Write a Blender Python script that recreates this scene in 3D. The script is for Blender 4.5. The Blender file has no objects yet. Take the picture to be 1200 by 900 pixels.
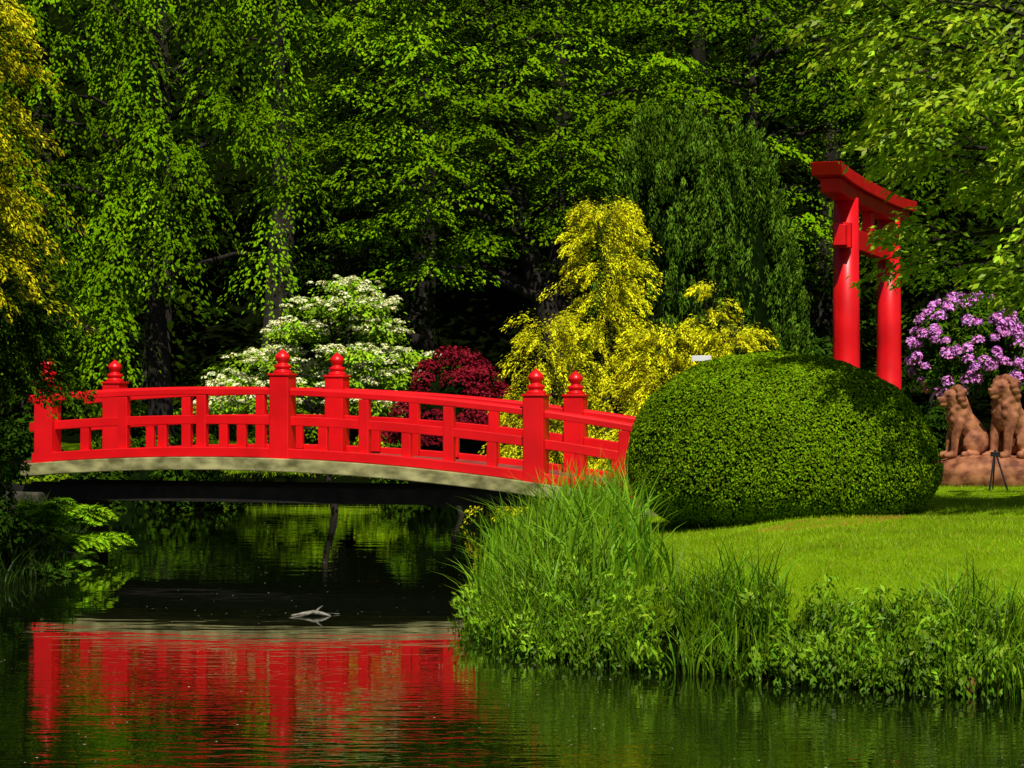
import bpy, math, numpy as np
from mathutils import Vector
rng=np.random.default_rng(7)
scene=bpy.context.scene
COL=scene.collection
# ------------------------------------------------------------ helpers
def link(o,parent=None):
    COL.objects.link(o)
    if parent is not None: o.parent=parent
    return o
def empty(name,loc=(0,0,0)):
    e=bpy.data.objects.new(name,None); e.empty_display_size=.3; COL.objects.link(e); return e
def nrm(v): return v/np.maximum(np.linalg.norm(v,axis=-1,keepdims=True),1e-9)
def np_mesh(name,V,k,mat,col=None,parent=None,F=None,smooth=False):
    me=bpy.data.meshes.new(name)
    V=np.asarray(V,dtype=np.float32)
    me.vertices.add(len(V)); me.vertices.foreach_set('co',V.ravel())
    if F is None: idx=np.arange(len(V),dtype=np.int32)
    else: idx=np.asarray(F,dtype=np.int32).ravel()
    n=len(idx)//k
    me.loops.add(len(idx)); me.loops.foreach_set('vertex_index',idx)
    me.polygons.add(n); me.polygons.foreach_set('loop_start',np.arange(n,dtype=np.int32)*k)
    me.polygons.foreach_set('loop_total',np.full(n,k,dtype=np.int32))
    if smooth: me.polygons.foreach_set('use_smooth',np.ones(n,dtype=bool))
    if col is not None:
        a=me.attributes.new('Col','FLOAT_COLOR','POINT')
        c=np.ones((len(V),4),dtype=np.float32); c[:,:3]=np.clip(col,0,.85); a.data.foreach_set('color',c.ravel())
    me.update(calc_edges=True); me.materials.append(mat)
    return link(bpy.data.objects.new(name,me),parent)
class B:
    def __init__(s): s.v=[];s.f=[]
    def add(s,v,f):
        o=len(s.v); s.v+= [tuple(x) for x in v]; s.f+=[tuple(i+o for i in q) for q in f]
    def box(s,c,size,rz=0.0):
        x,y,z=[k/2 for k in size]; ca,sa=math.cos(rz),math.sin(rz)
        v=[]
        for dz in(-z,z):
            for dx,dy in((-x,-y),(x,-y),(x,y),(-x,y)):
                v.append((c[0]+dx*ca-dy*sa,c[1]+dx*sa+dy*ca,c[2]+dz))
        s.add(v,[(3,2,1,0),(4,5,6,7),(0,1,5,4),(1,2,6,5),(2,3,7,6),(3,0,4,7)])
    def tube(s,pts,rad,n=7,cap=True):
        pts=[Vector(p) for p in pts]; v=[];f=[]
        for i,p in enumerate(pts):
            d=(pts[min(i+1,len(pts)-1)]-pts[max(i-1,0)]).normalized()
            a=Vector((0,1,0)) if abs(d.y)<.8 else Vector((1,0,0))
            u=d.cross(a).normalized(); w=d.cross(u)
            for k in range(n):
                t=2*math.pi*k/n; v.append(p+(u*math.cos(t)+w*math.sin(t))*rad[i])
        for i in range(len(pts)-1):
            for k in range(n):
                f.append((i*n+k,i*n+(k+1)%n,(i+1)*n+(k+1)%n,(i+1)*n+k))
        if cap: f.append(tuple(range(n))); f.append(tuple(range((len(pts)-1)*n,len(pts)*n))[::-1])
        s.add(v,f)
    def lathe(s,c,prof,n=20,rz=0):
        v=[];f=[]
        for r,z in prof:
            for k in range(n):
                t=2*math.pi*k/n+rz; v.append((c[0]+r*math.cos(t),c[1]+r*math.sin(t),c[2]+z))
        for i in range(len(prof)-1):
            for k in range(n): f.append((i*n+k,i*n+(k+1)%n,(i+1)*n+(k+1)%n,(i+1)*n+k))
        f.append(tuple(range(n))[::-1]); f.append(tuple(range((len(prof)-1)*n,len(prof)*n)))
        s.add(v,f)
    def ell(s,c,r,n=14):
        m=n//2; v=[];f=[]
        for i in range(m+1):
            ph=math.pi*i/m; rr=max(math.sin(ph),1e-3)
            for k in range(n):
                t=2*math.pi*k/n; v.append((c[0]+r[0]*rr*math.cos(t),c[1]+r[1]*rr*math.sin(t),c[2]-r[2]*math.cos(ph)))
        for i in range(m):
            for k in range(n): f.append((i*n+k,i*n+(k+1)%n,(i+1)*n+(k+1)%n,(i+1)*n+k))
        f.append(tuple(range(n))[::-1]); f.append(tuple(range(m*n,(m+1)*n)))
        s.add(v,f)
    def cap(s,a,b,ra,rb):
        a=Vector(a);b=Vector(b)
        s.tube([a,a.lerp(b,.5),b],[ra,(ra+rb)/2,rb],10); s.ell(a,(ra,)*3,12); s.ell(b,(rb,)*3,12)
    def obj(s,name,mat,parent=None,bevel=0,smooth=False):
        me=bpy.data.meshes.new(name); me.from_pydata(s.v,[],s.f); me.update()
        me.materials.append(mat)
        if smooth:
            for p in me.polygons: p.use_smooth=True
        o=link(bpy.data.objects.new(name,me),parent)
        if bevel:
            m=o.modifiers.new('Bevel','BEVEL'); m.width=bevel; m.segments=2; m.limit_method='ANGLE'
        return o
# ------------------------------------------------------------ materials
def newmat(name):
    m=bpy.data.materials.new(name); m.use_nodes=True; nt=m.node_tree
    return m,nt,nt.nodes['Principled BSDF'],nt.nodes['Material Output']
def leafmat(name,transl=.3,rough=.5,spec=.3):
    m,nt,bs,out=newmat(name); N=nt.nodes;L=nt.links
    a=N.new('ShaderNodeAttribute'); a.attribute_name='Col'
    L.new(a.outputs['Color'],bs.inputs['Base Color'])
    bs.inputs['Roughness'].default_value=rough; bs.inputs['Specular IOR Level'].default_value=spec
    if transl:
        t=N.new('ShaderNodeBsdfTranslucent'); L.new(a.outputs['Color'],t.inputs['Color'])
        mx=N.new('ShaderNodeMixShader'); mx.inputs[0].default_value=transl
        L.new(bs.outputs[0],mx.inputs[1]);L.new(t.outputs[0],mx.inputs[2]);L.new(mx.outputs[0],out.inputs['Surface'])
    return m
def diffmat(name):
    m,nt,bs,out=newmat(name); N=nt.nodes;L=nt.links
    a=N.new('ShaderNodeAttribute'); a.attribute_name='Col'; d=N.new('ShaderNodeBsdfDiffuse'); L.new(a.outputs['Color'],d.inputs['Color']); L.new(d.outputs[0],out.inputs['Surface']); return m
def noisemat(name,c1,c2,scale=5,rough=.8,bump=.0,detail=6,bdist=.02,spec=.3,stretch=(1,1,1)):
    m,nt,bs,out=newmat(name); N=nt.nodes;L=nt.links
    tc=N.new('ShaderNodeTexCoord'); mp=N.new('ShaderNodeMapping'); mp.inputs['Scale'].default_value=stretch
    L.new(tc.outputs['Object'],mp.inputs[0])
    n=N.new('ShaderNodeTexNoise'); n.inputs['Scale'].default_value=scale; n.inputs['Detail'].default_value=detail
    L.new(mp.outputs[0],n.inputs['Vector'])
    r=N.new('ShaderNodeValToRGB'); r.color_ramp.elements[0].position=.35; r.color_ramp.elements[1].position=.68
    r.color_ramp.elements[0].color=(*c1,1); r.color_ramp.elements[1].color=(*c2,1)
    L.new(n.outputs['Fac'],r.inputs[0]); L.new(r.outputs[0],bs.inputs['Base Color'])
    bs.inputs['Roughness'].default_value=rough; bs.inputs['Specular IOR Level'].default_value=spec
    if bump:
        b=N.new('ShaderNodeBump'); b.inputs['Strength'].default_value=bump; b.inputs['Distance'].default_value=bdist
        L.new(n.outputs['Fac'],b.inputs['Height']); L.new(b.outputs[0],bs.inputs['Normal'])
    return m
LEAF=diffmat('leaf'); FAR=diffmat('far_leaf'); NEEDLE=diffmat('needle_leaf'); PETAL=diffmat('petal'); BLADE=leafmat('blade',.3,.45,.15)
BARK=noisemat('bark',(.008,.006,.004),(.035,.026,.016),7,.9,.6,stretch=(1,1,.25))
RED=noisemat('red_paint',(.64,.003,.005),(.82,.005,.008),2.2,.36,.15,bdist=.004,spec=.4)
CONC=noisemat('weathered_concrete',(.11,.105,.035),(.45,.42,.18),3.5,.9,.5,bdist=.01,stretch=(1,1,2))
DARKW=noisemat('dark_timber',(.006,.005,.004),(.02,.016,.01),6,.8)
STONE=noisemat('terracotta_stone',(.13,.035,.014),(.46,.18,.08),7,.75,.6,bdist=.015)
ROCK=noisemat('rock',(.02,.02,.012),(.09,.08,.05),5,.9,.7,bdist=.03)
BLACK=noisemat('black_metal',(.008,.008,.008),(.02,.02,.02),6,.5)
WHITE=noisemat('white_paint',(.7,.7,.68),(.8,.8,.78),6,.5)
DRIFT=noisemat('driftwood_bark',(.07,.06,.04),(.32,.3,.24),14,.8,.4)
CORE=noisemat('foliage_core',(.002,.005,.001),(.006,.014,.002),6,1,spec=0)  # near-black fill: shade between leaves put into the colour
# ------------------------------------------------------------ pond and ground
POND=np.array([(12,10.5),(6,12.3),(3.4,13.3),(2.35,13.8),(1.55,14.35),(1.0,14.7),(.3,15.4),(-.12,16.6),(-.2,18.2),(-.1,20),(-.05,22),(.15,25),(.5,29),(.8,34),(0,40),(-3,43.5),(-8,44.5),(-12,42),(-11,35),(-7.6,31),(-6.3,28.8),(-5.7,27.2),(-5.35,25.5),(-5.15,23),(-5.3,20.5),(-6.3,18),(-9,14),(-13,9),(-13,4.5),(12,4.5)],float)
def sdist(x,y):
    x=np.asarray(x,float);y=np.asarray(y,float)
    d=np.full(x.shape,1e9); ins=np.zeros(x.shape,bool); n=len(POND)
    for i in range(n):
        ax,ay=POND[i];bx,by=POND[(i+1)%n]
        ex,ey=bx-ax,by-ay; t=np.clip(((x-ax)*ex+(y-ay)*ey)/(ex*ex+ey*ey),0,1)
        d=np.minimum(d,np.hypot(x-ax-t*ex,y-ay-t*ey))
        c=((ay>y)!=(by>y))&(x<(bx-ax)*(y-ay)/((by-ay) if by!=ay else 1e-9)+ax)
        ins^=c
    return np.where(ins,-d,d)
def sm(a,b,x): t=np.clip((x-a)/(b-a),0,1); return t*t*(3-2*t)
def H(x,y):
    x=np.asarray(x,float);y=np.asarray(y,float)
    d=sdist(x,y); h=np.where(d>0,.30*sm(0,.45,d)+.14*np.clip(d,0,3)+.03*np.clip(d-3,0,8),-.7*sm(0,1.2,-d)-.02)
    h=h+.05*np.clip(y-46,0,14)*(d>0)+24*sm(57,92,y)
    h=h+(d>.3)*.025*(np.sin(x*1.7+1)*np.cos(y*1.3)+.6*np.sin(x*3.1+y*2.3))*sm(.3,1.5,d)
    return h
gx=np.concatenate([[-420,-250,-120,-70,-45,-32,-24],np.arange(-18,14.01,.25),[16,20,26,34,46,70,120,250,420]])
gy=np.concatenate([[-300,-120,-50,-20,-8,-2],np.arange(2,50.01,.25),[51,53,55,58,61,65,70,76,82,90,100,130,200,400,700]])
GX,GY=np.meshgrid(gx,gy); GZ=H(GX,GY); D=sdist(GX,GY)
nx,ny=len(gx),len(gy)
ii,jj=np.meshgrid(np.arange(nx-1),np.arange(ny-1)); a=(jj*nx+ii).ravel()
F=np.stack([a,a+1,a+nx+1,a+nx],1)
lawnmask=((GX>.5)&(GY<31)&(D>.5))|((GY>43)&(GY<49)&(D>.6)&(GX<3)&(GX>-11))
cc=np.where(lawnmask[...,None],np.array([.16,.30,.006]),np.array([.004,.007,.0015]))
gmat,nt,bs,out=newmat('ground'); N=nt.nodes;L=nt.links
at=N.new('ShaderNodeAttribute');at.attribute_name='Col'; n1=N.new('ShaderNodeTexNoise');n1.inputs['Scale'].default_value=2.5;n1.inputs['Detail'].default_value=8
tc=N.new('ShaderNodeTexCoord');L.new(tc.outputs['Object'],n1.inputs['Vector'])
rp=N.new('ShaderNodeValToRGB');rp.color_ramp.elements[0].color=(.55,.5,.3,1);rp.color_ramp.elements[1].color=(1.2,1.1,1,1);L.new(n1.outputs['Fac'],rp.inputs[0])
mx=N.new('ShaderNodeMix');mx.data_type='RGBA';mx.blend_type='MULTIPLY';mx.inputs[0].default_value=1
L.new(at.outputs['Color'],mx.inputs[6]);L.new(rp.outputs[0],mx.inputs[7]);L.new(mx.outputs[2],bs.inputs['Base Color']);bs.inputs['Roughness'].default_value=1;bs.inputs['Specular IOR Level'].default_value=0
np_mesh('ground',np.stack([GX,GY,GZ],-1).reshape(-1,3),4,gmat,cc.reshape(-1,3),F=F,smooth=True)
# water
wm,nt,bs,out=newmat('water'); N=nt.nodes;L=nt.links
bs.inputs['Base Color'].default_value=(.003,.005,.001,1);bs.inputs['Roughness'].default_value=.012;bs.inputs['IOR'].default_value=1.75
tc=N.new('ShaderNodeTexCoord')
def wn(scale,st,det,rz=0):
    mp=N.new('ShaderNodeMapping');mp.inputs['Scale'].default_value=st;mp.inputs['Rotation'].default_value=(0,0,rz);L.new(tc.outputs['Object'],mp.inputs[0])
    n=N.new('ShaderNodeTexNoise');n.inputs['Scale'].default_value=scale;n.inputs['Detail'].default_value=det;L.new(mp.outputs[0],n.inputs['Vector']);return n
na=wn(1.0,(.9,3.0,1),2); nb=wn(1.0,(3.2,11,1),2,.15); nc=wn(.45,(1,.8,1),2)
sp=N.new('ShaderNodeSeparateXYZ');L.new(tc.outputs['Object'],sp.inputs[0])
ry=N.new('ShaderNodeMapRange');ry.inputs['From Min'].default_value=17.5;ry.inputs['From Max'].default_value=12.5;ry.inputs['To Min'].default_value=.08;ry.inputs['To Max'].default_value=1.5;L.new(sp.outputs['Y'],ry.inputs['Value'])
r=N.new('ShaderNodeMapRange');r.inputs['From Min'].default_value=.35;r.inputs['From Max'].default_value=.6;r.inputs['To Min'].default_value=.3;r.inputs['To Max'].default_value=1;L.new(nc.outputs['Fac'],r.inputs['Value'])
mm=N.new('ShaderNodeMath');mm.operation='MULTIPLY';L.new(r.outputs[0],mm.inputs[0]);L.new(ry.outputs[0],mm.inputs[1])
mu=N.new('ShaderNodeMath');mu.operation='MULTIPLY';L.new(nb.outputs['Fac'],mu.inputs[0]);L.new(mm.outputs[0],mu.inputs[1])
m2=N.new('ShaderNodeMath');m2.operation='MULTIPLY';m2.inputs[1].default_value=1.25;L.new(mu.outputs[0],m2.inputs[0])
ad=N.new('ShaderNodeMath');L.new(na.outputs['Fac'],ad.inputs[0]);L.new(m2.outputs[0],ad.inputs[1])
bp=N.new('ShaderNodeBump');bp.inputs['Strength'].default_value=1;bp.inputs['Distance'].default_value=.0024;L.new(ad.outputs[0],bp.inputs['Height']);L.new(bp.outputs[0],bs.inputs['Normal'])
np_mesh('pond_water',[(-16,3,0),(14,3,0),(14,47,0),(-16,47,0)],4,wm)
# ------------------------------------------------------------ leaf generators
def leafmesh(name,P,Nn,T,Ln,W,C,mat=None,parent=None,fold=.12):
    mat=mat or LEAF
    Nn=nrm(Nn); Bv=nrm(np.cross(Nn,T)); T=nrm(np.cross(Bv,Nn)); Ln=np.broadcast_to(np.asarray(Ln,float),(len(P),))[:,None]; W=np.broadcast_to(np.asarray(W,float),(len(P),))[:,None]
    V=np.stack([P-T*Ln/2,P+Bv*W/2+Nn*Ln*fold-T*Ln*.05,P+T*Ln/2,P-Bv*W/2+Nn*Ln*fold-T*Ln*.05],1).reshape(-1,3)
    return np_mesh(name,V,4,mat,np.repeat(C,4,0),parent)
def vary(C0,n,lo=.7,hi=1.3,hue=.12):
    c=np.array(C0)[None]*rng.uniform(lo,hi,(n,1)); c=c*(1+rng.normal(0,hue,(n,3))*np.array([1,.35,.6])); return np.clip(c,0,1)
def pads(C,a,n,droop,thick,leaf,col,asp=.5,pb=(.65,1.3),nj=.3):
    C=np.asarray(C,float); M=len(C); a=np.broadcast_to(a,(M,)); 
    idx=np.repeat(np.arange(M),n); K=len(idx)
    r=np.sqrt(rng.random(K)); th=rng.random(K)*6.283
    ph=rng.random(M)*6.283; lob=1+.32*np.sin(th*3+ph[idx])+.2*np.sin(th*7+2*ph[idx])
    rr=r*a[idx]*lob; o=np.stack([np.cos(th),np.sin(th),0*th],1)
    z=-droop*(r**2)*a[idx]+rng.normal(0,thick,K)-np.abs(rng.normal(0,thick*.8,K))+.12*a[idx]*np.sin(th*5+ph[idx]*3)
    P=C[idx]+o*rr[:,None]; P[:,2]+=z
    Nn=nrm(np.array([0,-.3,1.])+o*(.25+droop*r[:,None])+rng.normal(0,nj,(K,3)))
    T=nrm(o+np.array([0,0,-.6])+rng.normal(0,.45,(K,3)))
    Lf=leaf*rng.uniform(.65,1.25,K)
    Cc=vary(col,K,.8,1.2)*rng.uniform(pb[0],pb[1],M)[idx][:,None]
    return [P,Nn,T,Lf,Lf*asp,Cc]
def plumes(S,Dr,Lp,n,width,leaf,col,droop=.5,asp=.3,pb=(.7,1.25),tipc=None,jit=.45):
    S=np.asarray(S,float);M=len(S);Lp=np.broadcast_to(Lp,(M,)).astype(float)
    idx=np.repeat(np.arange(M),n);K=len(idx); t=rng.random(K)**.8; Dn=nrm(np.asarray(Dr,float))
    l=Lp[idx]
    P=S[idx]+Dn[idx]*(l*t)[:,None]; P[:,2]-=droop*l*t*t
    tan=Dn[idx].copy(); tan[:,2]-=2*droop*t; tan=nrm(tan)
    J=rng.normal(0,1,(K,3)); J-=tan*(J*tan).sum(1,keepdims=True); 
    P=P+J*(width*l*(1.05-.8*t))[:,None]*.5
    Nn=nrm(J*.8+np.array([0,-.25,.5])+rng.normal(0,.3,(K,3)))
    T=nrm(tan+nrm(J)*.35+rng.normal(0,jit,(K,3))*.6)
    Lf=leaf*rng.uniform(.6,1.3,K)
    base=vary(col,K)
    if tipc is not None:
        w=(t[:,None]**1.5); base=base*(1-w)+vary(tipc,K)*w
    Cc=base*rng.uniform(pb[0],pb[1],M)[idx][:,None]
    return [P,Nn,T,Lf,Lf*asp,Cc]
def lumps(C,R,n,leaf,col,asp=.55,pb=(.7,1.25),flatz=1.0,up=.4):
    C=np.asarray(C,float);M=len(C);R=np.broadcast_to(R,(M,)); idx=np.repeat(np.arange(M),n);K=len(idx)
    d=nrm(rng.normal(0,1,(K,3))); d[:,2]=np.where(d[:,2]<-.4,-d[:,2],d[:,2])
    P=C[idx]+d*np.array([1,1,flatz])*(R[idx]*rng.uniform(.7,1.08,K))[:,None]
    Nn=nrm(d+np.array([0,0,up])+rng.normal(0,.4,(K,3))); T=nrm(rng.normal(0,1,(K,3))+d*.5+np.array([0,0,-.4]))
    Lf=leaf*rng.uniform(.65,1.25,K)
    return [P,Nn,T,Lf,Lf*asp,vary(col,K)*rng.uniform(pb[0],pb[1],M)[idx][:,None]]
def put(name,A,mat=None,parent=None,fold=.12): return leafmesh(name,*A,mat=mat,parent=parent,fold=fold)
def limbs(b,base,top,targets,r0,bend=.3,zfrac=(.3,.95)):
    base=np.array(base,float);top=np.array(top,float); K=8
    pts=[base+(top-base)*i/K+np.array([math.sin(i*1.3)*bend*.4,math.cos(i*1.7)*bend*.3,0])*(i>0) for i in range(K+1)]
    b.tube(pts,[r0*(1.25 if i==0 else 1-.85*i/K) for i in range(K+1)],10)
    for t in targets:
        t=np.array(t,float); f=np.clip((t[2]-base[2]-.25*np.hypot(*(t-base)[:2]))/(top[2]-base[2]),zfrac[0],zfrac[1])
        i=min(int(f*K),K-1); s=pts[i]+(pts[i+1]-pts[i])*(f*K-i)
        m=(s+t)/2+rng.normal(0,.1,3)+np.array([0,0,.25]); rr=r0*(1-.85*f)*.5
        q=[s,(s*.75+m*.25)+np.array([0,0,.05]),m,(m+t)/2+np.array([0,0,.1]),t]
        b.tube(q,[rr,rr*.8,rr*.6,rr*.4,rr*.15],6)
def crown_pts(c,r,n,shell=.5,lowcut=-.55,backkeep=.25,mind=0):
    out=[]
    k1=rng.random(3)*6; tries=0
    while len(out)<n:
        d=nrm(rng.normal(0,1,3))
        if d[2]<lowcut: continue
        if d[1]>.25 and rng.random()>backkeep: continue
        f=(shell**3+(1-shell**3)*rng.random())**(1/3)
        f*=1+.16*math.sin(d[0]*5+k1[0])+.13*math.sin(d[2]*7+k1[1])
        p=np.array(c)+d*np.array(r)*f; tries+=1
        if tries>n*30: break
        if mind and out and (np.sqrt((((np.array(out)-p)/np.array([1,1,.6]))**2).sum(1)).min()<mind): continue
        out.append(p)
    return np.array(out)
def tree(name,x,y,top,cc,cr,npad,a,nleaf,droop,thick,leaf,col,r0=.3,lowcut=-.55,asp=.5,pb=(.6,1.3),shell=.5,mind=0,C=None):
    e=empty(name); z0=float(H(x,y))-.1
    if C is None: C=crown_pts(cc,cr,npad,shell,lowcut,mind=mind)
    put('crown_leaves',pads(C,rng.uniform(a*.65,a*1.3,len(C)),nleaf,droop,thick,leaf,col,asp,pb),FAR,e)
    b=B(); limbs(b,(x,y,z0),(cc[0],cc[1],top),C[::3],r0); b.obj('trunk_and_limbs',BARK,e,smooth=True)
    return e
# ------------------------------------------------------------ big trees
M=300
C=np.stack([rng.uniform(-18,19,M),rng.uniform(51,56,M),rng.uniform(1.0,19,M)],1)
dm=empty('distant_tree_mass')
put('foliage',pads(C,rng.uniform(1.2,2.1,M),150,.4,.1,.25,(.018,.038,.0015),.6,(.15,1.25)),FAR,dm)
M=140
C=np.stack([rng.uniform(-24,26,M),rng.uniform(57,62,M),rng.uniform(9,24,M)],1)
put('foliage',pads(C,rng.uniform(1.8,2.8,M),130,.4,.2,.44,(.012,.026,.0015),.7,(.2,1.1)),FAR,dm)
b=B()
for x in np.linspace(-20,22,13):
    y=rng.uniform(50,57); z=float(H(x,y)); b.tube([(x,y,z-.2),(x+.3,y,z+6),(x+.1,y,z+15)],[.4,.3,.08],8)
b.obj('trunks',BARK,dm,smooth=True)
C=[]
for (cxx,cyy,zt,zb,w) in [(-9.3,41.2,12,5.2,.75),(-8.35,41.8,11.5,3.6,.6),(-7.35,40.9,10.9,4.6,.75),(-6.35,41.6,10.2,5.9,.65),(-5.6,41,11.8,7.0,.75),(-4.75,42,12.2,6.2,.7),(-8.9,42.6,7,2.5,.7),(-7.6,42.4,12.5,9,.9),(-6.2,42.4,12.6,10.2,.9),(-10.2,40.6,9,3,.7),(-7.9,40.3,5.9,3.2,.5),(-6.6,40.4,7.6,4.6,.5),(-5.1,41.5,5.6,4.2,.5)]:
    z=zt
    while z>zb:
        C.append((cxx+rng.normal(0,.22),cyy+rng.normal(0,.25),z)); z-=rng.uniform(.5,.85)
C=np.array(C); BC=C
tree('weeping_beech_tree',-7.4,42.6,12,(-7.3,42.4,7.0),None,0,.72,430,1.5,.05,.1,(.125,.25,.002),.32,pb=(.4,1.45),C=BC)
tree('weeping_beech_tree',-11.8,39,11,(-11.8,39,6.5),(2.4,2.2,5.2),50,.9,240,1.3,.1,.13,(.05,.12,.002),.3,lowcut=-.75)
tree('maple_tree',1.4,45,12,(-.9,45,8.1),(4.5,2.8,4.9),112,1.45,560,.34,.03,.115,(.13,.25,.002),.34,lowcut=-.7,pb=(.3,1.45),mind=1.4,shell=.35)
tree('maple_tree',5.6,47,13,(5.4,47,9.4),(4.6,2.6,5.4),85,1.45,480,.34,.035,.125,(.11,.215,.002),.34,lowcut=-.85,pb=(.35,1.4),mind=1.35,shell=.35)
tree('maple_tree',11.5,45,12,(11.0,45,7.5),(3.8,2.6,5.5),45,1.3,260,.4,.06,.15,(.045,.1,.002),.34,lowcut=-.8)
tree('maple_tree',-4.3,48,12,(-3.6,48,6.2),(2.3,2.0,5.0),45,1.1,240,.5,.05,.14,(.026,.06,.0015),.3,lowcut=-.8,pb=(.2,1.2))  # leaf colour darkened to paint the shaded gap between beech and maple
# ------------------------------------------------------------ shrubs
def shrub(name,x,y,rx,ry,rz,nl,R,n,leaf,col,zc=None,pb=(.55,1.3),asp=.55):
    z=float(H(x,y)) if zc is None else zc
    e=empty(name); C=[]
    while len(C)<nl:
        d=nrm(rng.normal(0,1,3)); 
        if d[2]<-.1 or d[1]>.5: continue
        C.append((x+d[0]*rx*rng.uniform(.6,1),y+d[1]*ry*rng.uniform(.6,1),z+max(d[2],0.02)*rz*rng.uniform(.65,1)))
    put('leaves',lumps(C,rng.uniform(R*.7,R*1.3,nl),n,leaf,col,asp,pb,.7),parent=e)
    b=B(); limbs(b,(x,y,float(H(x,y))-.1),(x,y,z+rz*.7),C[::4],.06); b.obj('stems',BARK,e)
    b=B(); b.ell((x,y,z+rz*.25),(rx*.72,ry*.72,rz*.55),16); b.obj('inner_shade_core',CORE,e,smooth=True)  # solid dark ellipsoid stands in for shade inside the shrub
shrub('round_shrub',-.9,40,1.6,1.3,3.2,60,.42,230,.1,(.05,.11,.003))
shrub('round_shrub',-6.6,37,2.0,1.3,2.0,50,.42,200,.11,(.035,.08,.003))
shrub('round_shrub',-9.0,36,2.0,1.3,2.6,40,.45,180,.12,(.025,.06,.003))
shrub('round_shrub',-7.3,31.6,.85,.6,1.25,36,.22,240,.07,(.17,.28,.005))
shrub('round_shrub',2.2,43,2.4,1.3,2.6,50,.5,180,.12,(.02,.05,.003))
shrub('round_shrub',-4.0,50,3.2,1.4,2.6,60,.5,180,.14,(.014,.035,.002))
shrub('boxwood_shrub',-2.3,45.2,1.2,.8,1.0,30,.3,240,.08,(.22,.36,.005))
shrub('boxwood_shrub',-4.9,46.0,1.3,.8,1.0,30,.3,240,.08,(.18,.32,.005))
shrub('boxwood_shrub',-8.2,46.2,1.5,.8,1.2,30,.3,240,.08,(.13,.26,.005))
shrub('boxwood_shrub',.75,31.6,1.1,.7,1.15,36,.25,220,.07,(.2,.3,.006))
shrub('laurel_shrub',8.6,31,1.3,1.2,2.9,55,.4,200,.13,(.03,.07,.003))
shrub('laurel_shrub',6.0,41,3,1.4,2.8,60,.5,180,.13,(.02,.05,.003))
shrub('laurel_shrub',-7.1,24.4,1.2,1.0,2.0,60,.32,220,.085,(.025,.06,.003))
shrub('laurel_shrub',-6.35,21.8,.95,.9,1.4,50,.28,230,.08,(.018,.042,.003))
shrub('barberry_shrub',-.9,34.6,1.25,.8,1.55,52,.27,250,.07,(.17,.008,.016),zc=1.25)
# white viburnum
e=empty('white_viburnum')
x0,y0=-3.2,36; C=[]
for tier,(z,rad,k) in enumerate([(2.1,2.0,17),(2.5,1.85,16),(2.9,1.6,15),(3.3,1.2,11),(3.7,.75,8),(4.0,.35,3)]):
    for i in range(k):
        t=rng.random()*6.283; q=rad*math.sqrt(rng.uniform(.15,1)); C.append((x0+q*math.cos(t)+.1*tier-.3,y0+q*math.sin(t)*.8,z+rng.normal(0,.08)-.12*q))
C=np.array(C)
put('leaves',pads(C,rng.uniform(.3,.6,len(C)),200,.3,.05,.085,(.22,.38,.012),.55),parent=e)
Fc=[];
for c in C:
    for _ in range(rng.integers(10,18)):
        t=rng.random()*6.283;q=.55*math.sqrt(rng.random()); Fc.append((c[0]+q*math.cos(t),c[1]+q*math.sin(t),c[2]+.09-.45*q*q+rng.normal(0,.025)))
put('flower_clusters',lumps(Fc,rng.uniform(.05,.1,len(Fc)),26,.055,(.85,.85,.42),.8,(.85,1.05),.5,1.0),PETAL,e)
b=B(); limbs(b,(x0,y0,float(H(x0,y0))-.1),(x0,y0,3.6),C[::3],.08); b.obj('stems',BARK,e,smooth=True)
# yew conifer
e=empty('yew_tree')
def yew(cx,cy,top,R,n):
    z0=.9; S=[];Dd=[]
    k=rng.random(4)*6
    for i in range(n):
        t=rng.random(); z=z0+(top-.3-z0)*t**.9
        u=(z-z0)/(top-z0); rad=R*(1-u**2.8)**.7*(.8+.2*min(1,u*3+.3))
        th=-math.pi*rng.uniform(-.12,1.12)
        rad*=1+.11*math.sin(th*8+k[0]+.3*z)+.07*math.sin(th*15+z*1.6+k[1])+rng.normal(0,.04)
        S.append((cx+rad*math.cos(th),cy+rad*math.sin(th)*.9,z)); Dd.append((math.cos(th)*.25,math.sin(th)*.25,1))
    return S,Dd
parts=[yew(2.5,33,6.6,1.0,760),yew(3.55,33.3,6.35,1.05,760),yew(2.0,33.2,5.2,.62,310),yew(4.1,33.1,4.9,.6,240)]
SS=np.array(sum([p[0] for p in parts],[]));DD=np.array(sum([p[1] for p in parts],[]))
put('foliage',plumes(SS,DD,rng.uniform(.25,.6,len(SS)),56,.28,.075,(.022,.055,.003),0,.28,(.35,1.6),tipc=(.10,.19,.012),jit=.25),NEEDLE,e)
b=B()
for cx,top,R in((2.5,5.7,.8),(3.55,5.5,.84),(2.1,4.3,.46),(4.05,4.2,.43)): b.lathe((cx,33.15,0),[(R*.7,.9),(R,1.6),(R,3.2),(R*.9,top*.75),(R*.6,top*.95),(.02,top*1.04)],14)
b.obj('yew_shade_core',CORE,e,smooth=True); b=B(); b.tube([(3.0,33.1,.7),(3.0,33.1,5.5)],[.25,.06],8); b.obj('trunk',BARK,e)  # dark core solids stand in for inner shade; only the trunk is wood
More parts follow.
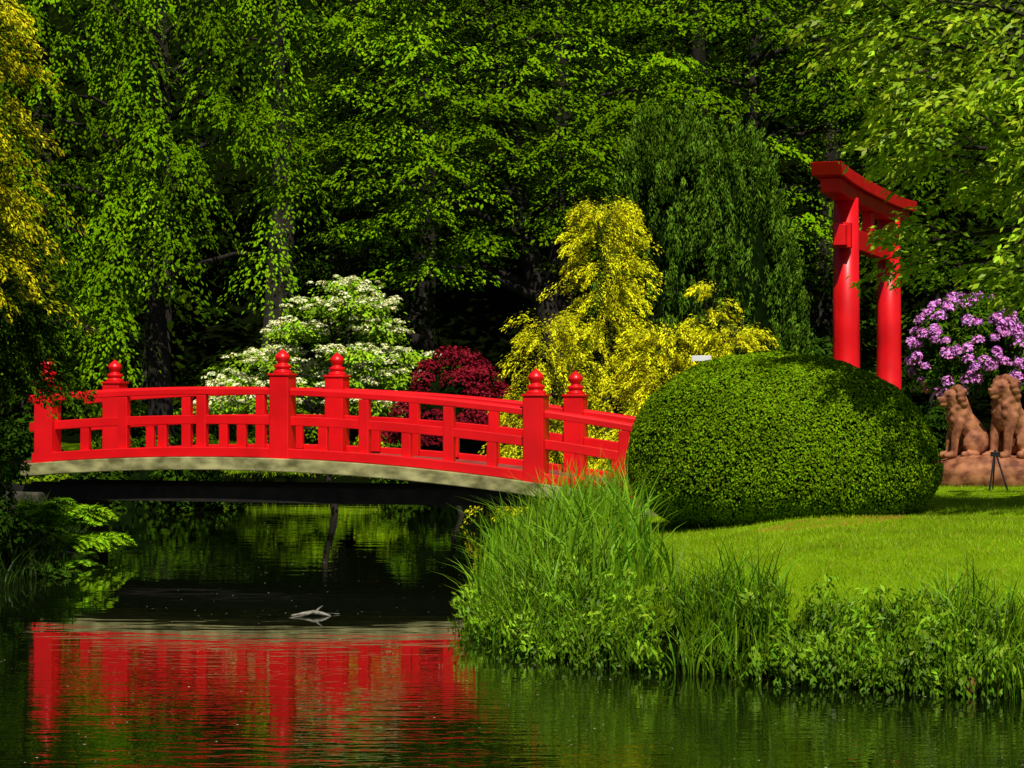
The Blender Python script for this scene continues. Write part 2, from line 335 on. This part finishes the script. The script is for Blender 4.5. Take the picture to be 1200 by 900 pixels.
# golden cypresses
def golden(name,cx,cy,top,R,n,prof,col,tip,nl=90,Lp=.7,z0=None,leaf=.055,pb=(.6,1.15)):
    e=empty(name); z0=float(H(cx,cy)) if z0 is None else z0; S=[];Dd=[]
    for i in range(n):
        t=rng.random(); z=z0+.25+(top-z0-.3)*t; rad=R*prof(t)*rng.uniform(.35,.95); th=rng.random()*6.283
        if math.sin(th)>.3 and rng.random()<.8: th=-th
        S.append((cx+rad*math.cos(th),cy+rad*math.sin(th),z)); Dd.append((math.cos(th),math.sin(th),.35+.5*t))
    put('foliage',plumes(S,Dd,rng.uniform(.55,1.2,n)*Lp,nl,.26,leaf,col,.8,.34,pb,tipc=tip),NEEDLE,e)
    b=B(); limbs(b,(cx,cy,z0-.1),(cx,cy,top-.2),[tuple(s) for s in S[::7]],.09); b.obj('trunk_and_limbs',BARK,e,smooth=True)
YC=(.5,.5,.01);YT=(.85,.8,.012)
golden('golden_cypress_shrub',1.4,31.5,4.95,.85,300,lambda t:1.05-t*.8,YC,YT,nl=120)
golden('golden_cypress_shrub',.55,31,3.2,.8,180,lambda t:1.0-t*.7,YC,YT,nl=110)
golden('golden_cypress_shrub',2.2,28.6,2.95,1.0,240,lambda t:1.0-t*.6,YC,YT,Lp=.6,nl=110)
golden('golden_cypress_shrub',2.75,28.4,3.55,.28,50,lambda t:1.0-t*.6,YC,YT,Lp=.5,nl=110)
golden('golden_cypress_shrub',3.0,28.2,2.95,.55,100,lambda t:1.0-t*.6,YC,YT,Lp=.55,nl=110)
golden('weeping_golden_conifer',-5.95,21.2,6.1,.95,300,lambda t:1.0-t*.3,(.09,.15,.004),(.70,.62,.01),nl=110,Lp=.75,z0=2.7,pb=(.35,1.15))
golden('weeping_green_conifer',-5.72,22.3,3.7,.75,360,lambda t:1.0-t*.2,(.02,.045,.003),(.06,.12,.004),nl=90,Lp=.65,z0=1.78,leaf=.06)
b=B(); b.tube([(-6.2,21.3,.3),(-6.1,21.2,2.6),(-6.0,21.2,5.6)],[.16,.13,.04],8); b.obj('conifer_trunk',BARK)
# ------------------------------------------------------------ clipped dome
e=empty('clipped_dome_bush')
cx,cy,cz=2.92,22.2,1.27
def domer(d):
    up=d[:,2]>=0
    q=np.abs(d/np.where(up[:,None],np.array([1.66,1.5,1.18]),np.array([1.66,1.5,.78])))
    p=np.where(up,2.12,2.5); r=(q**p[:,None]).sum(1)**(-1/p)
    r=r*(1+.012*np.sin(d[:,0]*9+2)*np.sin(d[:,2]*8+d[:,1]*6)+.008*np.sin(d[:,0]*23)*np.sin(d[:,2]*21+1)-.04*d[:,0]*np.clip(d[:,2],0,1))
    return r
K=140000; d=nrm(rng.normal(0,1,(K,3))); d=d[(d[:,1]<.5)]; K=len(d)
P=d*(domer(d)*rng.uniform(.978,1.01,K))[:,None]+np.array([cx,cy,cz]); 
keep=P[:,2]>.58; P=P[keep]; dd=d[keep]; K=len(P)
hl=np.sin(P[:,0]*31+np.sin(P[:,2]*27)*2)*np.sin(P[:,2]*33+np.sin(P[:,1]*25)*2); h2=np.sin(P[:,0]*5+1)*np.sin(P[:,2]*6+P[:,1]*4)
C=vary((.14,.245,.004),K,.45,1.4)*(1+.2*hl+.1*h2)[:,None]
put('clipped_leaves',[P,nrm(dd+rng.normal(0,.5,(K,3))+np.array([0,0,.2])),nrm(rng.normal(0,1,(K,3))+np.array([0,0,.5])),rng.uniform(.022,.042,K),rng.uniform(.013,.024,K),C],LEAF,e)
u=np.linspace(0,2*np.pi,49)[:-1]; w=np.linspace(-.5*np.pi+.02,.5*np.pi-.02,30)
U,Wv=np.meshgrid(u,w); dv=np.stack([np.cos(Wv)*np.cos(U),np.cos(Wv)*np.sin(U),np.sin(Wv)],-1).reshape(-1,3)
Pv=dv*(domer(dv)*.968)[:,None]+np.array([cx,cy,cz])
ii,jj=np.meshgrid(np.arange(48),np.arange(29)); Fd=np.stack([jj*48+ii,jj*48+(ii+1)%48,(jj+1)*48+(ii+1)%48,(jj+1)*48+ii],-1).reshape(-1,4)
np_mesh('inner_shade_core',Pv,4,CORE,F=Fd,smooth=True,parent=e)  # near-black shell painted as the shade behind the clipped leaves
# ------------------------------------------------------------ rhododendron
e=empty('rhododendron_bush'); C=[]
while len(C)<60:
    d=nrm(rng.normal(0,1,3))
    if d[2]<-.5: continue
    C.append((6.85+d[0]*.75,30.3+d[1]*.7,2.5+d[2]*.85))
put('leaves',lumps(C,.26,150,.12,(.06,.13,.005),.35),parent=e)
Tc=[]
while len(Tc)<120:
    d=nrm(rng.normal(0,1,3))
    if d[1]>.4 or d[2]<-.65: continue
    Tc.append((6.72+d[0]*.82,30.2+d[1]*.9,2.6+d[2]*.88))
put('flower_trusses',lumps(Tc,rng.uniform(.06,.11,120),60,.055,(.7,.24,.64),.8,(.75,1.2)),PETAL,e)
b=B(); limbs(b,(6.9,30.4,.7),(6.9,30.4,3),C[::4],.06); b.obj('stems',BARK,e)
# ------------------------------------------------------------ right overhanging tree
e=empty('hornbeam_tree'); S=[];Dd=[];LL=[]
def spr(n,x,y,z,dx=(-1,-.2)):
    for _ in range(n):
        S.append((rng.uniform(*x),rng.uniform(*y),rng.uniform(*z))); Dd.append((rng.uniform(*dx),rng.uniform(-.5,.3),rng.uniform(-.1,.5))); LL.append(rng.uniform(.5,1.0))
spr(80,(3.7,6.4),(18.8,21.5),(5.3,7.0)); spr(42,(4.5,6.4),(18.8,21.5),(4.3,5.3)); spr(75,(5.0,6.6),(19,21.5),(3.1,4.6)); spr(7,(3.9,4.6),(20,21),(3.3,3.6)); spr(14,(3.3,4.0),(19,21),(5.4,6.7)); spr(8,(5.2,6.2),(19.5,21),(2.7,3.2)); spr(26,(3.95,4.7),(19,21),(4.25,5.1))
put('crown_leaves',plumes(S,Dd,LL,80,.38,.10,(.27,.43,.008),.55,.42,(.5,1.35),tipc=(.40,.56,.015)),BLADE,e)
b=B(); T0=(7.4,21.0,float(H(7.4,21))-.1); limbs(b,T0,(6.8,20.8,7.2),[tuple(s) for s in S[::3]],.2); 
for s,dv,l in zip(S,Dd,LL):
    dv=nrm(np.array(dv)); s=np.array(s); q=[s+dv*l*t+np.array([0,0,-.55*l*t*t]) for t in(0,.33,.66,.95)]; b.tube(q,[.011,.008,.005,.002],4,False)
b.obj('trunk_and_limbs',BARK,e,smooth=True)
# ------------------------------------------------------------ bridge
TH=math.radians(17); AX=np.array([math.cos(TH),-math.sin(TH)]); NX=np.array([math.sin(TH),math.cos(TH)]); O=np.array([-2.99,26.7]); CZ=1.93
def dz(s): return CZ-.70-.0276*s-.0148*s*s
def bpnt(s,w,z): p=O+AX*s+NX*w; return (p[0],p[1],dz(s)+z)
br=empty('arched_bridge')
def beam(bl,s0,s1,w0,w1,z0,z1,n=40,crown=0):
    v=[];f=[];k=0
    for s in np.linspace(s0,s1,n+1):
        ring=[bpnt(s,w0,z0),bpnt(s,w1,z0),bpnt(s,w1,z1-crown),bpnt(s,(w0*.25+w1*.75),z1),bpnt(s,(w0*.75+w1*.25),z1),bpnt(s,w0,z1-crown)] if crown else [bpnt(s,w0,z0),bpnt(s,w1,z0),bpnt(s,w1,z1),bpnt(s,w0,z1)]
        k=len(ring); v+=ring
    for i in range(n):
        for j in range(k): f.append((i*k+j,(i+1)*k+j,(i+1)*k+(j+1)%k,i*k+(j+1)%k))
    f.append(tuple(range(k))); f.append(tuple(range(n*k,(n+1)*k))[::-1]); bl.add(v,f)
WD=1.9; SL=3.44; SE=5.05
b=B(); beam(b,-3.75,SE,-.19,WD+.19,-.215,-.045); b.obj('concrete_deck_slab',CONC,br,.012)
b=B(); beam(b,-3.62,SE,-.12,-.02,-.042,.085); beam(b,-3.62,SE,WD+.02,WD+.12,-.042,.085); b.obj('edge_beams',RED,br,.01)
b=B(); beam(b,-4.2,SE,-.018,WD+.018,-.043,.0); b.obj('deck_boards',noisemat('deck_wood',(.16,.03,.02),(.3,.07,.05),6,.7),br)
r1=B();po=B();fi=B()
for w in(0,WD):
    beam(r1,-3.7 if w==0 else -3.9,SE,w-.06,w+.06,.775,.88,crown=.03)
    beam(r1,-3.7 if w==0 else -3.9,SE,w-.045,w+.045,.385,.505)
    rz=-TH
    for m in(-1,0,1):
        s=SL*m; p=bpnt(s,w,0)
        po.box((p[0],p[1],p[2]+.465),(.27,.27,1.13),rz)
        fi.box((p[0],p[1],p[2]+1.045),(.30,.30,.03),rz)
        fi.lathe((p[0],p[1],p[2]),[(.125,1.061),(.125,1.09),(.095,1.105),(.095,1.125),(.115,1.14),(.115,1.165),(.07,1.18),(.066,1.205),(.09,1.235),(.1,1.27),(.088,1.305),(.055,1.335),(.025,1.36),(.004,1.38)],20)
    for bay in(-2,-1,0,1):
        for j in(1,2):
            s=SL*(bay+j/3)
            if s<-3.6 or s>SE-.1: continue
            p=bpnt(s,w,0); po.box((p[0],p[1],p[2]+.36),(.14,.11,.83),rz)
        for j in(.5,1.5,2.5):
            s=SL*(bay+j/3)
            if s<-3.6 or s>SE-.1: continue
            p=bpnt(s,w,0); po.box((p[0],p[1],p[2]+.22),(.13,.08,.40),rz)
r1.obj('rails',RED,br,.008); po.obj('posts',RED,br,.012)
fi.obj('finials',RED,br,.004,smooth=True)
b=B()
for w in(.15,.95,1.75):
    p0=O+AX*-4.2+NX*w;p1=O+AX*4.6+NX*w;c=(p0+p1)/2
    b.box((c[0],c[1],.70),(8.8,.16,.2),-TH)
b.obj('support_girders',DARKW,br)
b=B()
for s in(-3.6,4.0):
    p=O+AX*s+NX*.95; b.box((p[0]+(-.5 if s<0 else .7),p[1],.1),(1.2,2.0,1.2),-TH)
b.obj('abutments',ROCK,br,.03)
# ------------------------------------------------------------ torii
e=empty('torii_gate'); pA=np.array([5.55,34.0]);pB=np.array([6.92,37.6]); ax=nrm(pB-pA); ang=math.atan2(ax[1],ax[0]); mid=(pA+pB)/2
b=B()
for p in(pA,pB):
    b.lathe((p[0],p[1],0),[(.27,.5),(.27,1.1),(.235,1.12),(.225,3),(.205,5.3)],24)
b.obj('posts',RED,e,smooth=True)
b=B()
b.box((mid[0],mid[1],4.65),(5.0,.2,.34),ang)
for p in(pA,pB):
    for sg in(-1,1):
        q=p+ax*sg*.3; b.box((q[0],q[1],4.66),(.16,.3,.42),ang)
b.box((mid[0],mid[1],5.02),(.26,.18,.41),ang)
b.obj('tie_beam',RED,e,.01)
def curvebeam(bl,L,z0,h,w,up,n=20,ov=0):
    v=[];f=[]
    for i in range(n+1):
        t=-1+2*i/n; zz=z0+up*abs(t)**3; hw=L/2*t
        for (ww,hh,ex) in((-w/2,0,0),(w/2,0,0),(w/2,h,ov),(-w/2,h,ov)):
            q=mid+ax*(hw+ex*t); nn=np.array([-ax[1],ax[0]])*ww; v.append((q[0]+nn[0],q[1]+nn[1],zz+hh))
    for i in range(n):
        for j in range(4): f.append((i*4+j,(i+1)*4+j,(i+1)*4+(j+1)%4,i*4+(j+1)%4))
    f.append((0,1,2,3));f.append((n*4+3,n*4+2,n*4+1,n*4)); bl.add(v,f)
b=B(); curvebeam(b,6.2,5.23,.22,.34,.06,ov=.05); b.obj('lower_lintel',RED,e,.008)
b=B(); curvebeam(b,6.8,5.455,.2,.5,.08,ov=.12); b.obj('top_lintel',RED,e,.008)
# ------------------------------------------------------------ lions
def lion(name,x,y,z,sc,rot):
    b=B()
    b.ell((-.2,0,.2),(.24,.2,.2)); b.cap((-.18,0,.28),(.06,0,.6),.2,.17); b.ell((.09,0,.55),(.16,.17,.22))
    for s in(-1,1):
        b.cap((.1,.11*s,.52),(.17,.11*s,.3),.085,.062); b.cap((.17,.11*s,.3),(.19,.11*s,.07),.062,.05); b.cap((.2,.11*s,.045),(.29,.12*s,.04),.055,.05)
        for k in(-1,0,1): b.ell((.33,.12*s+.03*k,.035),(.03,.02,.03),8)
        b.ell((-.12,.17*s,.22),(.2,.09,.18)); b.cap((-.1,.21*s,.05),(.08,.23*s,.045),.055,.055)
        b.ell((.13,.1*s,.99),(.035,.025,.05),8); b.ell((.245,.075*s,.9),(.04,.035,.022),8)
    b.cap((.05,0,.62),(.1,0,.82),.175,.15)
    for k in range(16):
        t=k/16*6.283; b.ell((.09+.03*math.sin(k*2.4),.165*math.cos(t),.84+.165*math.sin(t)),(.07,.055,.055),8)
    for k in range(12):
        b.ell((.2-.04*(k%2),.1*math.sin(k*2.1),.72-.2*k/12),(.05,.05,.06),8)
    b.ell((.18,0,.87),(.13,.115,.125)); b.cap((.26,0,.84),(.34,0,.83),.062,.052); b.cap((.27,0,.775),(.33,0,.77),.04,.035); b.ell((.385,0,.855),(.022,.032,.022),8); b.ell((.24,0,.93),(.06,.06,.04),8)
    pts=[(-.4,0,.1),(-.48,.08,.12),(-.46,.18,.2),(-.4,.2,.32)]
    for i in range(3): b.cap(pts[i],pts[i+1],.035,.035 if i<2 else .055)
    o=b.obj(name,STONE,smooth=True); o.location=(x,y,z); o.scale=(sc,)*3; o.rotation_euler=(0,0,rot)
    m=o.modifiers.new('R','REMESH'); m.mode='VOXEL'; m.voxel_size=.012; m.use_smooth_shade=True
    m=o.modifiers.new('S','SMOOTH'); m.factor=.4; m.iterations=1
lion('lion_statue',5.98,27.1,1.18,.92,math.radians(188))
lion('lion_statue',6.55,26.9,1.18,1.05,math.radians(215))
lion('lion_statue',7.1,27.3,1.2,1.05,math.radians(320))
def rock(name,c,s,seed,mat,rz=0):
    r2=np.random.default_rng(seed); b=B(); b.ell((0,0,0),(1,1,1),24)
    V=np.array(b.v); V=np.sign(V)*np.abs(V)**.62; k=r2.random(6)*6
    V*= (1+.06*np.sin(V[:,0:1]*5+k[0])*np.sin(V[:,1:2]*4+k[1])+.05*np.sin(V[:,2:3]*7+k[2]+V[:,0:1]*6))
    V=V*np.array(s); ca,sa=math.cos(rz),math.sin(rz); V=np.stack([V[:,0]*ca-V[:,1]*sa,V[:,0]*sa+V[:,1]*ca,V[:,2]],1)+np.array(c)
    b.v=[tuple(v) for v in V]; return b.obj(name,mat,smooth=True)
rock('stone_plinth',(6.75,27.1,.97),(1.22,.62,.26),3,STONE)
e=empty('easel_sign_stand'); b=B(); ex,ey=6.02,25.4; ez=float(H(ex,ey))
b.tube([(ex-.1,ey,ez),(ex-.02,ey+.05,ez+.5)],[.012,.012],6); b.tube([(ex+.12,ey-.02,ez),(ex-.02,ey+.05,ez+.5)],[.012,.012],6); b.tube([(ex,ey+.25,ez),(ex-.02,ey+.05,ez+.48)],[.01,.01],6); b.obj('legs',BLACK,e)
b=B(); b.box((ex-.02,ey+.03,ez+.45),(.12,.02,.06)); b.obj('panel',BLACK,e,.004)
e=empty('plant_label_sign'); b=B(); b.box((2.35,25.4,2.46),(.24,.03,.07),-.1); b.obj('panel',WHITE,e,.005); b=B(); b.tube([(2.35,25.44,.5),(2.35,25.44,2.44)],[.02,.02],8); b.obj('post',DARKW,e)
rock('bank_stone',(-5.3,24.3,.05),(.2,.14,.1),10,ROCK,0)
rock('shore_stone',(3.0,13.42,.07),(.035,.03,.05),4,STONE)
b=B(); X,Y=-1.78,18.4
b.tube([(X-.2,Y,.005),(X-.1,Y+.02,.02),(X,Y,.035),(X+.08,Y-.03,.025),(X+.15,Y,.0)],[.008,.014,.02,.016,.008],7)
b.tube([(X-.02,Y,.03),(X-.1,Y-.1,.01),(X-.2,Y-.16,.0)],[.012,.008,.004],6); b.tube([(X+.02,Y,.04),(X+.05,Y+.02,.07),(X+.08,Y+.03,.09)],[.012,.008,.004],6); b.tube([(X+.05,Y,.02),(X+.12,Y+.1,.01),(X+.22,Y+.15,.005)],[.01,.008,.004],6)
b.obj('driftwood',DRIFT,smooth=True)
# ------------------------------------------------------------ blades
def blades(name,base,h,w,lean,col,parent=None,seg=4,bend=1.0,dirs=None):
    n=len(base); base=np.asarray(base,float); th=rng.random(n)*6.283 if dirs is None else dirs
    o=np.stack([np.cos(th),np.sin(th),0*th],1); fa=rng.random(n)*6.283
    side=np.stack([np.cos(fa),np.sin(fa),0*fa],1)
    rows=[]
    for i in range(seg+1):
        t=i/seg; c=base+o*(lean*h*t**2)[:,None]; c[:,2]=base[:,2]+h*(t-bend*.35*lean*t**3)
        ww=w*(1-t**1.6)*(.6+.8*min(t*2,.5)) if i<seg else w*.02
        rows.append((c-side*ww[:,None]/2,c+side*ww[:,None]/2))
    Q=[]
    for i in range(seg): Q.append(np.stack([rows[i][0],rows[i][1],rows[i+1][1],rows[i+1][0]],1))
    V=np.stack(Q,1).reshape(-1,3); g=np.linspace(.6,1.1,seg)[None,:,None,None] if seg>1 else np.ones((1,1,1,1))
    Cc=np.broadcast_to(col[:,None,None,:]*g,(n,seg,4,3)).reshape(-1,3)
    return np_mesh(name,V,4,BLADE,Cc,parent)
def region(n,f,x,y):
    out=np.zeros((0,2))
    while len(out)<n:
        p=np.stack([rng.uniform(*x,n*2),rng.uniform(*y,n*2)],1); p=p[f(p[:,0],p[:,1])]; out=np.concatenate([out,p])
    return out[:n]
def on(p): return np.stack([p[:,0],p[:,1],H(p[:,0],p[:,1])],1)
def lf(x,y): d=sdist(x,y); bare=((x-3.15)/.5)**2+((y-20.2)/.3)**2; return (d>.45)&(((x-2.9)/1.3)**2+((y-22.2)/1.2)**2>1)&((bare>1)|(rng.random(len(x))<.15))&(rng.random(len(x))<np.clip((28-y)/9,.35,1))
p=region(120000,lf,(.9,7.0),(13.6,28.5))
n=len(p); pn=.5+.5*np.sin(p[:,0]*2.1+np.sin(p[:,1]*1.7)*2)*np.sin(p[:,1]*2.6+1); pm=np.sin(p[:,0]*7+np.sin(p[:,1]*5))*np.sin(p[:,1]*6.3)
col=vary((.31,.48,.004),n,.6,1.3)*(.72+.4*pn+.12*pm)[:,None]
dry=rng.random(n)<.07; col[dry]=np.array([.5,.42,.05])
bare=(((p[:,0]-3.15)/.75)**2+((p[:,1]-20.2)/.45)**2<1); col[bare]=np.array([.55,.33,.04])
blades('lawn_grass',on(p),rng.uniform(.025,.055,n),rng.uniform(.006,.011,n),rng.uniform(.1,.9,n),col,seg=1)
p=region(25000,lambda x,y:(sdist(x,y)>.3),(-10,3),(42.5,49)); n=len(p)
blades('lawn_grass',on(p),rng.uniform(.06,.14,n),rng.uniform(.02,.035,n),rng.uniform(.1,.9,n),vary((.34,.52,.006),n),seg=1)
# reeds
e=empty('iris_reeds')
p=region(3000,lambda x,y:(sdist(x,y)>-.15)&(sdist(x,y)<1.35),(-.45,1.35),(16.2,24.6)); n=len(p)
cl=.8+.3*np.sin(p[:,0]*5+p[:,1]*3)
blades('tall_blades',on(p),rng.uniform(.5,1.0,n)*cl,rng.uniform(.018,.034,n),rng.uniform(.05,.8,n),vary((.18,.36,.010),n,.5,1.45),e,seg=5)
p=region(3900,lambda x,y:(sdist(x,y)>-.1)&(sdist(x,y)<.7)&(np.sin(x*6.1+2*np.sin(y*2))>-.75),(-.3,5.5),(12.4,17.5)); n=len(p)
cl=(.62+.34*np.sin(p[:,0]*4.2+1)*np.sin(p[:,0]*1.7+p[:,1]*2))*np.clip(1.1-.08*p[:,0],.78,1.1)
blades('shore_blades',on(p),rng.uniform(.3,.85,n)*cl,rng.uniform(.009,.024,n),rng.uniform(.1,.9,n),vary((.16,.32,.008),n,.45,1.5),e,seg=4)
p=region(470,lambda x,y:(sdist(x,y)>-.16)&(sdist(x,y)<.4)&(np.sin(x*3+.5)>-.6),(-.4,5.5),(12.4,19)); n=len(p)
S=on(p); S[:,2]+=.02; Dd=np.stack([rng.normal(0,.35,n),rng.normal(-.15,.3,n),np.ones(n)],1)
put('waterside_weeds',plumes(S,Dd,rng.uniform(.15,.5,n),55,.6,.058,(.11,.24,.006),.15,.36,(.4,1.4),tipc=(.24,.42,.012)),BLADE)
p=region(3000,lambda x,y:(sdist(x,y)>-.08)&(sdist(x,y)<.8),(-7.5,-4.9),(18,30)); n=len(p)
blades('bank_grass',on(p),rng.uniform(.15,.45,n),rng.uniform(.01,.02,n),rng.uniform(.2,1,n),vary((.03,.07,.004),n),seg=4)
# ferns
def fern(name,x,y,nf,Lf,col,zo=0):
    z=float(H(x,y))+zo; P=[];Nn=[];T=[];LL=[]
    for i in range(nf):
        th=rng.random()*6.283; l=Lf*rng.uniform(.65,1.1); up=rng.uniform(.5,1.4)
        o=np.array([math.cos(th),math.sin(th),0]); sd=np.array([-o[1],o[0],0])
        ts=np.linspace(.12,1,30)
        for t in ts:
            c=np.array([x,y,z])+o*l*t*.95+np.array([0,0,l*(up*t-1.0*up*t*t*.85)])
            tan=nrm(o+np.array([0,0,up-1.7*up*t])); pl=.26*l*math.sin(math.pi*min(t*.85+.12,1))+.02
            nn=np.cross(tan,sd); nn=nn if nn[2]>0 else -nn
            for s in(-1,1):
                dd=nrm(sd*s+tan*.35+np.array([0,0,-.12])); P.append(c+dd*pl/2);T.append(dd);Nn.append(nn);LL.append(pl)
    P=np.array(P);n=len(P);LL=np.array(LL)
    leafmesh(name,P,np.array(Nn)+rng.normal(0,.2,(n,3)),np.array(T),LL,np.full(n,.028*Lf/.7),vary(col,n,.6,1.3),LEAF,fold=.02)
FC=(.22,.42,.008)
fern('fern',-5.22,24.6,44,.58,FC,.12); fern('fern',-5.45,25.2,44,.62,FC,.3); fern('fern',-5.15,23.9,26,.42,(.15,.32,.01)); fern('fern',-5.6,24.4,36,.5,(.16,.33,.008),.25); fern('fern',-5.15,25.3,34,.5,FC,.15)
fern('fern',-5.1,22.6,18,.4,(.04,.09,.006)); fern('fern',-5.5,23.0,24,.5,(.06,.13,.006),.1)
p=region(420,lambda x,y:(sdist(x,y)<-.1),(-4,4),(9,26)); n=len(p); P=np.concatenate([p,np.full((n,1),.006)],1)
put('floating_leaves',[P,np.tile([0,0,1.],(n,1))+rng.normal(0,.05,(n,3)),rng.normal(0,1,(n,3)),rng.uniform(.008,.026,n),rng.uniform(.006,.018,n),vary((.45,.45,.3),n,.4,1.2)],PETAL,fold=.0)
# ------------------------------------------------------------ light, camera
sd=Vector((.08,-.58,.81)).normalized()
sun=bpy.data.lights.new('sun','SUN'); sun.energy=5.0; sun.angle=math.radians(.5); sun.color=(1,.96,.86)
so=link(bpy.data.objects.new('sun',sun)); so.rotation_euler=sd.to_track_quat('Z','Y').to_euler(); so.location=(10,-15,30)
w=bpy.data.worlds.new('World'); scene.world=w; w.use_nodes=True; nt=w.node_tree; bg=nt.nodes['Background']; sk=nt.nodes.new('ShaderNodeTexSky'); sk.sky_type='NISHITA'; sk.sun_disc=False
sk.sun_elevation=math.asin(sd.z); sk.sun_rotation=math.atan2(sd.x,sd.y)%(2*math.pi); nt.links.new(sk.outputs[0],bg.inputs[0]); bg.inputs[1].default_value=.05
cam=bpy.data.cameras.new('camera'); cam.lens=72; cam.sensor_width=36; cam.clip_end=2000; cam.clip_start=.1
co=link(bpy.data.objects.new('camera',cam)); co.location=(0,0,CZ); co.rotation_euler=(math.radians(90)+math.atan(20/2400),0,0); scene.camera=co
scene.view_settings.view_transform='Standard'; scene.view_settings.look='None'; scene.view_settings.exposure=0
